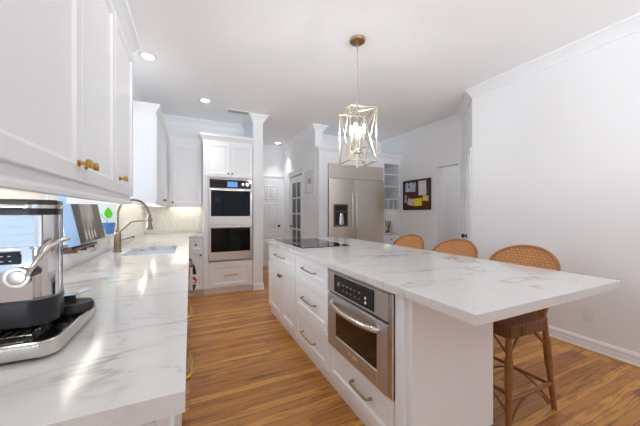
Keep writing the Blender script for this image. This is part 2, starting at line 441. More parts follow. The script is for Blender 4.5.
# quartz sill below the sink window: raised block and low ledge
struct('trim_1', MB().box(-.83, -.645, 2.45, 3.275, .965, 1.056, .002), M_quartz)
struct('wall_backsplash', MB().box(-.66, -.647, .6, 1.95, .954, 1.36).box(-.66, -.647, 1.95, 3.28, .954, 1.01).box(-.66, -.647, 3.28, 5.17, .954, 1.345)
       .box(-.647, .177, 5.157, 5.17, .954, 1.345), M_tile)
CROWN = [(0, -.11), (.012, -.11), (.016, -.09), (.03, -.07), (.058, -.035), (.07, -.022), (.08, -.02), (.08, 0), (0, 0)]
def crown(z): return [(o, z + h) for o, h in CROWN]
struct('trim_2', MB().sweep(crown(CH), [(3.3, -2.68), (3.3, 2.39), (3.94, 3.03), (3.94, 5.1), (2.2, 5.1), (2.2, 4.56), (2.05, 4.56), (2.05, 6.45), (1.085, 6.45), (1.085, 4.5), (.925, 4.5), (.925, 5.17), (-.66, 5.17), (-.66, .4)]), M_trim, smooth=25)
BASE = [(0, 0), (.02, 0), (.02, .012), (.014, .02), (.014, .058), (.011, .063), (.014, .068), (.014, .088), (.008, .1), (.004, .108), (0, .11)]
struct('baseboard_right', MB().sweep(BASE, [(3.3, -2.68), (3.3, 2.39)]), M_trim, smooth=20)
struct('trim_3', MB().sweep([(0, 0), (.016, 0), (.014, .008), (.006, .014), (0, .014)], [(3.278, -2.68), (3.278, 2.38)]), M_oakedge)
struct('baseboard_hall', MB().sweep(BASE, [(2.05, 4.57), (2.05, 5.1)]).sweep(BASE, [(1.085, 6.45), (1.085, 4.5), (.93, 4.5)]), M_trim)
struct('baseboard_alcove', MB().sweep(BASE, [(3.94, 3.6), (3.94, 4.4)]), M_trim)
struct('baseboard_corridor', MB().sweep(BASE, [(5.25, 2.3), (5.25, 4.5)]), M_trim)

# doors -------------------------------------------------------------
def panel_leaf(w_, h, t=.035, rows=((.1, .36), (.42, .72), (.78, .93)), cols=((.13, .46), (.54, .87))):
    m = MB().box(0, w_, -t, 0, .005, h)
    for r0, r1 in rows:
        for c0, c1 in cols:
            x0, x1, z0, z1 = c0 * w_, c1 * w_, r0 * h, r1 * h
            def R(i, y): return [(x0 + i, y, z0 + i), (x1 - i, y, z0 + i), (x1 - i, y, z1 - i), (x0 + i, y, z1 - i)]
            v = R(-.012, -t) + R(0, -t - .009) + R(.012, -t - .002) + R(.03, -t - .001) + R(.05, -t - .008); f = []
            for k in range(4):
                for i in range(4): f.append((k * 4 + i, k * 4 + (i + 1) % 4, k * 4 + 4 + (i + 1) % 4, k * 4 + 4 + i))
            f.append((16, 17, 18, 19)); m._add(v, f)
    return m
def casing(w_, h, cw=.085, d=.02, head=.02):
    m = MB().box(-cw, 0, -d, 0, 0, h, .004).box(w_, w_ + cw, -d, 0, 0, h, .004).box(-cw, w_ + cw, -d, 0, h, h + cw, .004)
    if head: m.box(-cw - .015, w_ + cw + .015, -d - .02, 0, h + cw, h + cw + head, .004)
    return m
KNOB = [(.0, .0), (.03, .0), (.03, .006), (.012, .01), (.011, .03), (.024, .036), (.03, .046), (.028, .056), (.018, .064), (0, .066)]
def door(n, loc, rz, w_, h, leaf, material, knobx, label, lever=False):
    d = struct('door_%d' % n, leaf, material, smooth=20, label=label); d.location = loc; d.rotation_euler = (0, 0, rz)
    t = -.035
    if lever:
        k = MB().lathe([(0, 0), (.026, 0), (.026, .008), (.01, .012), (.01, .045), (0, .045)], 16, T(knobx, t, .96) @ ALONGY)
        k.tube([(knobx, t - .042, .96), (knobx + .03, t - .046, .96), (knobx + .11, t - .046, .955)], [.009, .009, .007])
    else: k = MB().lathe(KNOB, 18, T(knobx, t, .94) @ ALONGY)
    obj('door_handle', k, M_black, d, 40)
    return d
# panelled door at the end of the hall
door(1, (1.27, 6.448, 0), 0, .72, 2.03, panel_leaf(.72, 2.03), M_door, .65, 'white panelled door closing the end of the hall')
c_ = struct('trim_4', casing(.72, 2.04, .07, .02, .03), M_trim); c_.location = (1.27, 6.45, 0)
# glazed pantry door on the hall's right wall (faces -X)
gl = MB()
gl.box(0, .1, -.035, 0, .005, 2.03).box(.62, .72, -.035, 0, .005, 2.03).box(.1, .62, -.035, 0, .005, .24).box(.1, .62, -.035, 0, 1.9, 2.03)
for i in range(1, 5): z = .24 + i * 1.66 / 5; gl.box(.1, .62, -.032, -.003, z - .013, z + .013)
gl.box(.348, .372, -.032, -.003, .24, 1.9)
d2 = door(2, (2.085, 5.91, 0), -PI / 2, .72, 2.03, gl, M_door, .06, 'white glazed door on the right side of the hall', True)
obj('glass', MB().box(.1, .62, -.02, -.015, .24, 1.9), M_dpane, d2)
c_ = struct('trim_5', casing(.76, 2.05, .075, .02, .03), M_trim); c_.location = (2.05, 5.93, 0); c_.rotation_euler = (0, 0, -PI / 2)
# pantry door in the angled corner wall: local x runs from the far end towards the camera
L45 = math.radians(-135)
d3 = door(3, (3.94 - .075 * .7071 - .002, 3.03 - .075 * .7071 + .002, 0), L45, .73, 2.03, panel_leaf(.73, 2.03, .03), M_door, .665, 'white panelled door in the angled wall with a black knob')
c_ = struct('trim_6', casing(.73, 2.04, .07, .022, .0), M_trim); c_.location = (3.94 - .075 * .7071, 3.03 - .075 * .7071, 0); c_.rotation_euler = (0, 0, L45)
# cased opening to the corridor
c_ = struct('trim_7', casing(.43, 2.05, .06, .018, .0), M_trim); c_.location = (3.94, 3.52, 0); c_.rotation_euler = (0, 0, -PI / 2)

# ------------------------------------------------------------------ cabinet builders (local: front faces -y, x to the right, z up from the base)
def knob(parent, x, z, material, s=1.0, y=-.02):
    pr = [(0, 0), (.009, 0), (.009, .003), (.0055, .006), (.0055, .016), (.014, .020), (.0155, .026), (.012, .031), (0, .032)]
    return obj('knob', MB().lathe([(r * s, h * s) for r, h in pr], 14, T(x, y, z) @ ALONGY), material, parent, 40)
def squareknob(parent, x, z, material, y=-.02):
    m = MB().lathe([(0, 0), (.011, 0), (.011, .004), (.006, .007), (.006, .024), (0, .024)], 14, T(x, y, z) @ ALONGY)
    m.box(x - .013, x + .013, y - .036, y - .022, z - .013, z + .013, .003)
    return obj('knob', m, material, parent, 40)
def pull(parent, x, z, L, material, y=-.02, vertical=False, r=.0055, h=.032):
    m = MB()
    def P(u, o): return (x, y - o, z + u) if vertical else (x + u, y - o, z)
    m.tube([P(-L / 2, 0), P(-L / 2, h - .008), P(-L / 2 + .008, h), P(0, h + .003), P(L / 2 - .008, h), P(L / 2, h - .008), P(L / 2, 0)], [r * 1.5, r, r, r, r, r, r * 1.5], 8)
    return obj('pull', m, material, parent, 50)
def carcass(parent, w_, d, z0, z1, toe=0, toed=.06, material=None, lip=0):
    m = MB()
    if toe: m.box(0, w_, 0, d, toe, z1).box(0, w_, toed, d, z0, toe)
    elif lip: m.box(0, .018, .02, d, z0, z0 + lip).box(w_ - .018, w_, .02, d, z0, z0 + lip).box(0, w_, 0, .02, z0, z1).box(0, w_, .02, d, z0 + lip, z1)
    else: m.box(0, w_, 0, d, z0, z1)
    return obj('carcass', m, material or M_cab, parent)
def doorp(parent, x0, x1, z0, z1, fr=.055): return obj('door', MB().leaf(x0, x1, z0, z1, fr=fr), M_cab, parent)
def drawerp(parent, x0, x1, z0, z1, fr=.05): return obj('drawer', MB().leaf(x0, x1, z0, z1, fr=fr), M_cab, parent)
CABCROWN = [(0, -.02), (.006, -.02), (.008, 0), (.02, .015), (.036, .045), (.05, .058), (.052, .085), (0, .085)]
def cabcrown(parent, w_, d, z, left=True, right=True):
    path = ([(w_, d)] if right else []) + [(w_, 0), (0, 0)] + ([(0, d)] if left else [])
    return obj('crown_moulding', MB().sweep([(o, z + h) for o, h in CABCROWN], path), M_cab, parent, 25)
def lightrail(parent, w_, d, left=True, right=True):
    prof = [(-.02, 0), (.0, 0), (.006, -.012), (.004, -.028), (.012, -.04), (.012, -.052), (-.02, -.052)]
    path = ([(w_, d)] if right else []) + [(w_, 0), (0, 0)] + ([(0, d)] if left else [])
    return obj('light_rail', MB().sweep(prof, path), M_cab, parent, 20)

R90 = PI / 2
# near wall cabinets on the left (face +X)
XU = -.345
u1 = thing('wall_cabinet', 'white double-door wall cabinet above the espresso machine', 'cabinet', (XU, .62, 1.355), R90)
carcass(u1, 1.005, .315, 0, .89)
for x0, x1, kx in ((.003, .549, .513), (.555, 1.003, .582)):
    d = doorp(u1, x0, x1, .0, .875, .048); squareknob(d, kx, .055, M_brass)
cabcrown(u1, 1.005, .3, .905, True, False); lightrail(u1, 1.005, .3, True, False)
u2 = thing('wall_cabinet', 'narrow white single-door wall cabinet beside the sink window', 'cabinet', (XU, 1.627, 1.355), R90)
carcass(u2, .455, .315, 0, .89)
d = doorp(u2, .004, .453, .0, .875, .045); squareknob(d, .078, .07, M_brass)
cabcrown(u2, .455, .3, .905, False, True); lightrail(u2, .455, .3, False, True)
# far left wall cabinet (faces +X) and back corner cabinet (faces -Y)
u3 = thing('wall_cabinet', 'white wall cabinet on the left wall beyond the sink, plain end panel towards the sink', 'cabinet', (-.33, 3.31, 1.345), R90)
carcass(u3, 1.53, .315, 0, .93, lip=.03)
for x0, x1, kx in ((.004, .74, .71), (.746, 1.5, .775)):
    d = doorp(u3, x0, x1, .02, .92); knob(d, kx, .07, M_pewter)
cabcrown(u3, 1.53, .31, .935, True, False)
u4 = thing('wall_cabinet', 'white wall cabinet on the back wall left of the ovens', 'cabinet', (-.305, 4.86, 1.345))
carcass(u4, .48, .29, 0, 1.0, lip=.03)
d = doorp(u4, .03, .47, .02, .985); knob(d, .065, .07, M_pewter)
cabcrown(u4, .48, .2, 1.0, False, False)
# tall oven cabinet
tw = thing('oven_cabinet', 'tall white oven cabinet beside the column, two doors above and one drawer below', 'cabinet', (.18, 4.52, 0))
W_ = .74
m = MB().box(0, .075, 0, .63, .08, 2.36).box(.725, W_, 0, .63, .08, 2.36).box(.075, .725, 0, .63, 1.79, 2.36).box(.075, .725, 0, .63, .08, .5).box(.02, .73, .05, .6, 0, .08).box(.075, .725, .6, .63, .5, 1.79)
obj('carcass', m, M_cab, tw)
for x0, x1, kx in ((.03, .383, .355), (.389, .735, .417)):
    d = doorp(tw, x0, x1, 1.81, 2.335); knob(d, kx, 1.86, M_pewter, .9)
d = drawerp(tw, .08, .715, .1, .465, .06); pull(d, .40, .29, .19, M_brass)
cabcrown(tw, W_, .24, 2.365, True, False)
obj('toe_board', MB().box(0, .74, .035, .05, 0, .08), M_cab, tw)

# double oven (steel, black glass)
ov = thing('double_oven', 'stainless steel double wall oven with black glass doors in the tall cabinet', 'oven', (.257, 4.52, .515))
OW = .646
obj('housing', MB().box(0, OW, -.012, .55, 0, 1.262), M_steelz, ov)
cp = obj('control_panel', MB().box(.012, OW - .012, -.03, -.012, 1.118, 1.252, .003), M_panel, ov)
obj('display', MB().box(.27, .42, -.032, -.03, 1.142, 1.222), M_lcd, cp)
obj('reflection_disc', MB().lathe([(0, 0), (.024, 0), (.022, .02), (0, .02)], 18, T(.5, -.03, 1.185) @ ALONGY), M_satin, cp, 40)  # steel discs standing in for the chandelier's bright reflection in the panel
obj('reflection_disc', MB().lathe([(0, 0), (.024, 0), (.022, .02), (0, .02)], 18, T(.565, -.03, 1.185) @ ALONGY), M_satin, cp, 40)
def ovendoor(z0, z1):
    h = z1 - z0
    m = MB().box(.0, OW, -.045, -.012, z0, z0 + .125, .003).box(.0, .03, -.045, -.012, z0 + .125, z1, .002).box(OW - .03, OW, -.045, -.012, z0 + .125, z1, .002).box(.03, OW - .03, -.045, -.012, z1 - .02, z1, .002)
    d = obj('door', m, M_steelz, ov)
    obj('glass', MB().box(.03, OW - .03, -.043, -.02, z0 + .125, z1 - .02), M_bglass, d)
    hd = MB().box(.012, OW - .012, -.085, -.062, z1 - .028, z1 + .004, .009, 3)
    for x in (.05, OW - .05): hd.box(x - .012, x + .012, -.065, -.044, z1 - .024, z1)
    obj('handle', hd, M_satin, d, 40)
ovendoor(.56, 1.1); ovendoor(.012, .53)

# small base cabinet beside the oven tower
b1 = thing('base_cabinet', 'narrow white base cabinet with a drawer over a door left of the oven tower', 'cabinet', (-.035, 4.53, 0))
carcass(b1, .21, .62, 0, .873, .09)
d = drawerp(b1, .03, .205, .69, .86, .03); knob(d, .115, .775, M_pewter)
d = doorp(b1, .03, .205, .1, .675, .04); knob(d, .18, .62, M_pewter)
# left base run (faces +X)
for (y0, y1, hz, lab) in ((.62, 1.28, .77, 'white base cabinet with a brass-pull drawer under the near end of the left counter'), (1.28, 2.0, .77, 'white base cabinet with a brass-pull drawer under the left counter just before the sink')):
    b = thing('base_cabinet', lab, 'cabinet', (-.06, y0, 0), R90)
    W_ = y1 - y0
    carcass(b, W_, .58, 0, .873, .09)
    d = drawerp(b, .004, W_ - .004, .618, .862); pull(d, W_ * .5 + (.07 if y0 < 1 else -.08), .745, .16, M_brass, r=.008, h=.042)
    for x0, x1, kx in ((.004, W_ / 2 - .003, W_ / 2 - .03), (W_ / 2 + .003, W_ - .004, W_ / 2 + .03)):
        d = doorp(b, x0, x1, .1, .606); knob(d, kx, .55, M_brass, .8)
    if y0 < 1:
        obj('end_panel', MB().box(-.02, -.0, .0, .58, .0, .873).box(-.03, -.02, .05, .58, .02, .865, .003).box(-.03, -.02, .0, .034, .02, .865, .003), M_cab, b)
b = thing('sink_cabinet', 'white two-door base cabinet under the sink', 'cabinet', (-.06, 2.0, 0), R90)
m = MB().box(0, 1.3, 0, .02, .09, .873).box(0, 1.3, 0, .58, .09, .5).box(0, .02, .02, .58, .5, .873).box(1.28, 1.3, .02, .58, .5, .873).box(0, 1.3, .06, .58, 0, .09)
obj('carcass', m, M_cab, b)
for x0, x1, kx in ((.3, .8, .76), (.806, 1.296, .85)):
    d = doorp(b, x0, x1, .1, .862); pull(d, kx, .72, .14, M_brass, vertical=True)
dw = thing('dishwasher', 'panel-fronted dishwasher under the left counter beyond the sink', 'dishwasher', (-.06, 3.3, 0), R90)
obj('door', MB().box(0, .62, -.02, .0, .1, .862, .003), M_cab, dw)
obj('carcass', MB().box(0, .62, 0, .56, 0, .873), M_cab, dw)
hb = MB().tube([(.06, -.02, .66), (.06, -.06, .66), (.09, -.075, .66), (.53, -.075, .66), (.56, -.06, .66), (.56, -.02, .66)], .011, 10)
obj('handle', hb, M_black, dw, 50)
b = thing('base_cabinet', 'white corner base cabinet under the far end of the left counter', 'cabinet', (-.06, 3.92, 0), R90)
carcass(b, .6, .58, 0, .873, .09); d = doorp(b, .01, .55, .1, .862); knob(d, .06, .78, M_pewter)
# cloth hanging from the dishwasher handle
mc, t, bb = nm('printed_dish_cloth')
tcn = t.nodes.new('ShaderNodeTexCoord'); sp = t.nodes.new('ShaderNodeSeparateXYZ'); t.links.new(tcn.outputs['Object'], sp.inputs[0])
rmp = t.nodes.new('ShaderNodeValToRGB'); rmp.color_ramp.interpolation = 'CONSTANT'
t.links.new(mnode(t, 'MULTIPLY', sp.outputs[2], 3), rmp.inputs[0])
el = rmp.color_ramp.elements; el[0].position = 0; el[0].color = (*lin((78, 78, 76)), 1); el[1].position = .2; el[1].color = (*lin((232, 228, 222)), 1)
e = el.new(.52); e.color = (*lin((28, 27, 27)), 1)
nz = tex(t, 'ShaderNodeTexNoise', tcn.outputs['Object'], Scale=22, Detail=1)
band = mnode(t, 'MULTIPLY', mnode(t, 'GREATER_THAN', nz.outputs['Fac'], .52), mnode(t, 'MULTIPLY', mnode(t, 'GREATER_THAN', sp.outputs[2], .08), mnode(t, 'LESS_THAN', sp.outputs[2], .15)))
t.links.new(mixc(t, band, rmp.outputs[0], lin((178, 62, 44))), bb.inputs['Base Color']); bb.inputs['Roughness'].default_value = .9
prof = [(.0, .0)] + [(.008 + .032 * math.sin(PI * v / 12) ** .6, .25 * v / 12) for v in range(13)] + [(.0, .25)]
mcl = MB().prism(prof, -.12, .12, M=Matrix(((1, 0, 0, 0), (0, 0, 1, 0), (0, 1, 0, 0), (0, 0, 0, 1))))
o = obj('dish_cloth', mcl, mc, None, 50); o.location = (.027, 3.40, .41)
tag(o, 'black and white printed dish cloth hanging by the far end of the left counter', 'cloth')

# L-shaped quartz worktop with the sink cut-out
SX0, SX1, SY0, SY1 = -.50, -.118, 2.60, 3.215
m = MB()
for x0, x1, y0, y1 in ((-.647, -.008, .58, SY0), (-.647, SX0, SY0, SY1), (SX1, -.008, SY0, SY1), (-.647, -.008, SY1, 4.5), (-.647, .178, 4.5, 5.157)):
    m.box(x0, x1, y0, y1, .874, .914)
bmesh.ops.remove_doubles(m.bm, verts=m.bm.verts, dist=1e-5)
one('countertop', m, M_quartz, (-.33, .58, .874), 'white veined quartz worktop running along the left wall around the sink', 'countertop')
# sink
m = MB(); x0, x1, y0, y1 = SX0 - .006, SX1 + .006, SY0 - .006, SY1 + .006
zt, zb = .873, .68
m.box(x0 - .012, x0, y0 - .012, y1 + .012, zb, zt).box(x1, x1 + .012, y0 - .012, y1 + .012, zb, zt).box(x0, x1, y0 - .012, y0, zb, zt).box(x0, x1, y1, y1 + .012, zb, zt).box(x0 - .012, x1 + .012, y0 - .012, y1 + .012, zb - .012, zb)
sk = one('sink', m, M_sink, (-.31, 2.9, zb - .012), 'white undermount sink basin set into the left worktop', 'sink')
obj('drain', MB().lathe([(0, 0), (.045, 0), (.045, .004), (.03, .003), (0, .001)], 20, T(0, 0, .012)), M_satin, sk, 40)
# faucet
fx, fy = -.572, 2.93
fc = thing('kitchen_faucet', 'bronze spring-neck faucet with pull-down spray behind the sink', 'faucet', (fx, fy, .914))
M_fau = mat('brushed_bronze', (158, 138, 118), .28, 1)
obj('base', MB().lathe([(0, 0), (.034, 0), (.034, .008), (.027, .014), (.026, .155), (.022, .165), (.014, .17), (0, .17)], 20), M_fau, fc, 40)
nk = [(0, 0, .165), (0, 0, .30)] + [(.115 - .115 * math.cos(a), 0, .33 + .125 * math.sin(a)) for a in [PI * i / 14 for i in range(0, 13)]] + [(.236, 0, .33)]
obj('neck', MB().tube(nk, .0085, 10), M_fau, fc, 50)
sp = []
for i in range(190):
    f_ = i / 189 * (len(nk) - 1 - .001); k = int(f_); q = Vector(nk[k]).lerp(Vector(nk[k + 1]), f_ - k)
    tn = (Vector(nk[k + 1]) - Vector(nk[k])).normalized(); s1 = Vector((0, 1, 0)); s2 = tn.cross(s1)
    sp.append(q + (s1 * math.cos(i * 1.25) + s2 * math.sin(i * 1.25)) * .0115)
obj('spring', MB().tube(sp, .0022, 5), M_fau, fc, 60)
obj('spray_head', MB().lathe([(0, 0), (.027, 0), (.029, .01), (.024, .03), (.019, .06), (.017, .10), (.013, .14), (0, .145)], 18, T(.238, 0, .185)), M_fau, fc, 40)
obj('support_arm', MB().tube([(.012, 0, .165), (.06, 0, .215), (.10, 0, .255), (.13, 0, .262), (.232, 0, .272)], .0065, 8).lathe([(.015, -.01), (.026, -.01), (.026, .012), (.015, .012), (.015, -.01)], 16, T(.236, 0, .272)), M_fau, fc, 40)
obj('lever', MB().tube([(.02, 0, .105), (.05, 0, .108), (.112, 0, .124)], [.008, .006, .006], 8).lathe([(0, -.01), (.011, -.008), (.011, .008), (0, .01)], 12, T(.116, 0, .125)), M_fau, fc, 40)

# under-cabinet light strips
one('light_strip', MB().box(-.49, -.47, .75, 2.02, 1.333, 1.345), M_strip2, (-.48, 1.4, 1.345), 'warm light strip under the near left wall cabinets', 'light', world=True)
one('light_strip', MB().box(-.49, -.47, 3.36, 4.8, 1.357, 1.374), M_strip, (-.48, 4.1, 1.374), 'warm light strip under the far left wall cabinet', 'light')
one('light_strip', MB().box(-.27, .14, 5.04, 5.06, 1.357, 1.374), M_strip, (-.06, 5.05, 1.374), 'warm light strip under the back wall cabinet', 'light')

# ------------------------------------------------------------------ island (fronts face -X): local x runs from the far end towards the camera
XI = .912; RI = -PI / 2; BH = .873
def isl(name, label, ya, yb): return thing(name, label, 'cabinet', (XI, ya, 0), RI), ya - yb
c1, W_ = isl('island_cabinet', 'white island cabinet at the far end, one drawer over two doors', 3.43, 2.44)
carcass(c1, W_, .56, 0, BH, .09, .02)
d = drawerp(c1, .02, W_ - .01, .69, .86); pull(d, W_ * .52, .778, .3, M_nickel)
for x0, x1, kx in ((.02, .55, .525), (.556, W_ - .01, .585)):
    d = doorp(c1, x0, x1, .11, .675); knob(d, kx, .575, M_pewter, 1.15)
c2, W_ = isl('island_cabinet', 'white island drawer stack between the doors and the built-in oven', 2.44, 1.75)
carcass(c2, W_, .56, 0, BH, .09, .02)
for z0, z1, pz in ((.69, .86, .775), (.385, .675, .52), (.11, .372, .22)):
    d = drawerp(c2, .012, W_ - .015, z0, z1); pull(d, .335, pz, .26, M_nickel)
c3, W_ = isl('island_cabinet', 'white island cabinet holding the built-in oven over one drawer', 1.75, 1.0)
m = MB().box(0, .012, 0, .56, .09, BH).box(.70, W_, 0, .56, .02, BH).box(.012, .70, .03, .56, .09, .34).box(0, .75, .02, .56, 0, .09).box(.012, .70, .54, .56, .34, BH).box(.012, .70, 0, .56, .862, BH)
obj('carcass', m, M_cab, c3)
obj('corner_post', MB().box(.70, .765, -.02, .0, .0, BH, .003), M_cab, c3)
d = drawerp(c3, .014, .69, .11, .335); pull(d, .42, .24, .18, M_nickel, r=.007)
# seating side panel block
one('island_end_panel', MB().box(XI, 1.488, .955, .999, .105, BH).box(XI, 1.45, .985, .999, 0, .105), M_cab, (1.2, .98, 0), 'flat white panel closing the near end of the island', 'panel')
one('island_back_panel', MB().box(1.474, 1.488, 1.0, 3.43, 0, BH), M_cab, (1.48, 2.2, 0), 'flat white panel on the stool side of the island', 'panel')
m = MB().box(.855, 1.938, .604, 3.46, .874, .914, .002)
one('countertop', m, M_quartz, (1.41, 2.0, .874), 'white veined quartz island top overhanging at the stools', 'countertop')
# built-in oven
bo = thing('built_in_oven', 'stainless steel built-in oven with curved handle at the near end of the island', 'oven', (XI, 1.722, .345), RI)
OW = .664; OH = .512
obj('housing', MB().box(0, OW, -.02, .5, 0, OH), M_steelx, bo)
obj('side_trim', MB().box(OW - .022, OW + .006, -.034, -.02, 0, OH, .002), M_satin, bo)
cp = obj('control_panel', MB().box(.0, OW - .024, -.036, -.02, .368, OH - .004, .003), M_steelx, bo)
obj('control_glass', MB().box(.09, .53, -.039, -.036, .383, .497), M_panel, cp)
M_key = mat('grey_legend', (120, 120, 124), .4)
for i in range(5):
    for j in range(2): obj('key_mark', MB().box(.20 + i * .045, .222 + i * .045, -.0396, -.039, .41 + j * .035, .418 + j * .035), M_key, cp)
obj('key_mark', MB().box(.14, .17, -.0396, -.039, .43, .455), M_key, cp)
M_rk2 = mat('white_keys', (230, 230, 230), .3)
for j in range(2): obj('round_key', MB().lathe([(0, 0), (.008, 0), (.008, .002), (0, .002)], 14, T(.455, -.039, .41 + j * .026) @ ALONGY), M_rk2, cp)
obj('gap', MB().box(.0, OW - .024, -.024, -.02, .355, .368), M_black, bo)
m = MB(); x1_ = OW - .024
m.box(0, .105, -.04, -.02, 0, .355, .003).box(.555, x1_, -.04, -.02, 0, .355, .003).box(.105, .555, -.04, -.02, 0, .09, .003).box(.105, .555, -.04, -.02, .285, .355, .003)
dr = obj('door', m, M_steelx, bo)
obj('glass', MB().box(.105, .555, -.034, -.022, .09, .285), M_oglass, dr)
hp = [(.07, -.04, .305)] + [(.07 + .5 * i / 12, -.05 - .045 * math.sin(PI * (i / 12)) ** .55, .305) for i in range(0, 13)] + [(.57, -.04, .305)]
obj('handle', MB().tube(hp, [.018] + [.017] * 13 + [.018], 12, flat=.8), M_satin, dr, 50)
obj('badge', MB().box(.275, .385, -.0415, -.04, .035, .058).box(.279, .381, -.043, -.0415, .039, .054), M_satin, dr)
# cooktop
ct = thing('cooktop', 'black glass electric cooktop set in the far end of the island top', 'cooktop', (1.22, 2.89, .914))
obj('glass', MB().box(-.262, .262, -.462, .462, 0, .006, .002), M_cook, ct)
M_ring = mat('grey_burner_print', (58, 58, 60), .15)
for x, y, r in ((-.13, -.25, .09), (.13, -.25, .075), (-.13, .22, .075), (.13, .22, .11), (0, 0, .06)):
    m = MB().lathe([(r - .003, .0062), (r, .0062), (r, .0065), (r - .003, .0065), (r - .003, .0062)], 40, T(x, y, 0)); obj('burner_ring', m, M_ring, ct)

# ------------------------------------------------------------------ refrigerator, surround, shelf nook
fr = thing('refrigerator', 'wide stainless steel built-in refrigerator with ice dispenser', 'refrigerator', (2.236, 4.43, 0))
FW = 1.222; SPL = .515
obj('housing', MB().box(0, FW, .0, .62, .0, 2.14), M_steelz, fr)
obj('top_grille', MB().box(.004, FW - .004, -.03, 0, 1.885, 2.138, .004), M_steelz, fr)
def bowed(x0, x1, z0, z1, bow=.01, n=16):
    m = MB(); P = []
    for i in range(n + 1):
        u = i / n; P.append((x0 + (x1 - x0) * u, -.045 - bow * math.sin(PI * u)))
    return m.prism([(x0, 0)] + P[0:] + [(x1, 0)], z0, z1)
fd = obj('door', bowed(.004, SPL - .004, .1, 1.868), M_steelz, fr, 30)
fd2 = obj('door', bowed(SPL + .004, FW - .004, .1, 1.868), M_steelz, fr, 30)
for p_, x in ((fd, SPL - .045), (fd2, SPL + .045)):
    h = MB().tube([(x, -.10, .55), (x, -.10, 1.62)], .014, 12)
    for z in (.62, 1.55): h.tube([(x, -.10, z), (x, -.04, z)], .009, 8)
    obj('handle', h, M_satin, p_, 40)
dp = obj('dispenser', MB().box(.095, .395, -.062, -.05, 1.0, 1.41, .004), mat('dispenser_frame', (120, 112, 106), .35, 1), fd)
obj('dispenser_recess', MB().box(.125, .365, -.066, -.062, 1.04, 1.27).box(.125, .365, -.066, -.062, 1.285, 1.385), M_black, dp)
obj('dispenser_chute', MB().lathe([(.0, 0), (.05, 0), (.045, .12), (.025, .2), (0, .2)], 16, T(.255, -.07, 1.045) @ Matrix.Scale(.25, 4, (0, 1, 0))), M_satin, dp, 40)
obj('toe_grille', MB().box(.0, FW, -.01, 0, 0, .09), M_black, fr)
fs = thing('refrigerator_surround', 'white cabinet surround with crown framing the refrigerator', 'cabinet', (2.06, 4.41, 0))
m = MB().box(0, .145, 0, .14, 0, 2.36).box(.145, .17, 0, .66, 0, 2.36).box(1.402, 1.43, 0, .66, 0, 2.36).box(.17, 1.402, 0, .66, 2.145, 2.36)
obj('carcass', m, M_cab, fs)
m = MB()
for x in (.03, .06, .09, .12): m.box(x, x + .012, -.005, .0, .12, 2.28, .002)
obj('fluting', m, M_cab, fs)
cabcrown(fs, 1.43, .13, 2.34, True, False)
sh = thing('open_shelf_unit', 'white open wall shelves with three cubbies right of the refrigerator', 'shelf', (3.492, 4.46, 1.29))
m = MB().box(0, .03, 0, .62, 0, 1.05).box(.418, .445, 0, .62, 0, 1.05).box(.03, .418, .6, .62, 0, 1.05).box(.03, .418, 0, .6, 0, .035).box(0, .445, 0, .02, -.03, 0).box(.03, .418, 0, .6, .955, 1.05)
obj('carcass', m, M_cab, sh)
for z in (.73, .485, .225): obj('shelf', MB().box(.03, .418, .005, .6, z, z + .022), M_cab, sh)
for x in (.155, .285): obj('divider', MB().box(x - .008, x + .008, .005, .6, .035, .225), M_cab, sh)
cabcrown(sh, .445, .5, 1.05, False, False)
one('light_strip', MB().box(3.53, 3.9, 4.72, 4.74, 1.27, 1.285), mat('led_strip_dim', (255, 250, 245), .4, emit=((255, 248, 235), 2.6)), (3.7, 4.73, 1.285), 'light strip under the open wall shelves', 'light')
nk_ = thing('base_cabinet', 'white base cabinet in the lit nook below the open shelves', 'cabinet', (3.492, 4.5, 0))
carcass(nk_, .445, .58, 0, .80, .09); d = doorp(nk_, .01, .435, .1, .62); knob(d, .05, .55, M_pewter); d = drawerp(nk_, .01, .435, .635, .79, .03); knob(d, .22, .71, M_pewter)
one('countertop', MB().box(3.492, 3.938, 4.47, 5.095, .80, .84, .002), M_quartz, (3.7, 4.8, .80), 'small white counter in the lit nook below the open shelves', 'countertop')
# items on the nook counter
bk = thing('storage_box', 'dark brown box standing in the nook beside the refrigerator', 'box', (3.60, 4.78, .84))
obj('body', MB().box(-.03, .03, -.1, .1, 0, .2, .004), mat('dark_brown_card', (70, 44, 38), .6), bk); obj('lid', MB().box(-.033, .033, -.103, .103, .2, .222, .003), mat('brown_card_lid', (86, 56, 46), .6), bk)
b2_ = thing('canister', 'peach ceramic canister between the dark box and the figurine', 'canister', (3.728, 4.80, .84))
M_peach = mat('peach_ceramic', (222, 176, 148), .3)
obj('body', MB().lathe([(0, 0), (.06, 0), (.066, .02), (.066, .14), (.06, .155), (0, .155)], 20), M_peach, b2_, 40); obj('lid', MB().lathe([(0, .155), (.064, .155), (.064, .17), (.03, .182), (.012, .185), (.015, .2), (0, .205)], 20), M_peach, b2_, 40)
fg = thing('figurine', 'small brown tree-shaped metal figurine on the nook counter', 'figurine', (3.85, 4.74, .84))
M_fig = mat('brown_metal', (116, 92, 74), .4, .6)
obj('base', MB().lathe([(0, 0), (.05, 0), (.048, .012), (.015, .025), (0, .026)], 18), M_fig, fg, 40)
m = MB().tube([(0, 0, .02), (.004, 0, .07), (0, 0, .11)], [.012, .009, .008], 8)
for a, r_, z in ((0, .06, .22), (.9, .05, .2), (2.0, .055, .235), (3.1, .06, .21), (4.3, .045, .23), (5.3, .05, .2)):
    m.tube([(0, 0, .10), (r_ * .6 * math.cos(a), r_ * .6 * math.sin(a), .13), (r_ * math.cos(a), r_ * math.sin(a), z)], [.007, .006, .004], 6)
    m.lathe([(0, -.016), (.013, -.004), (.011, .008), (0, .016)], 8, T(r_ * math.cos(a), r_ * math.sin(a), z))
obj('branches', m, M_fig, fg, 50)

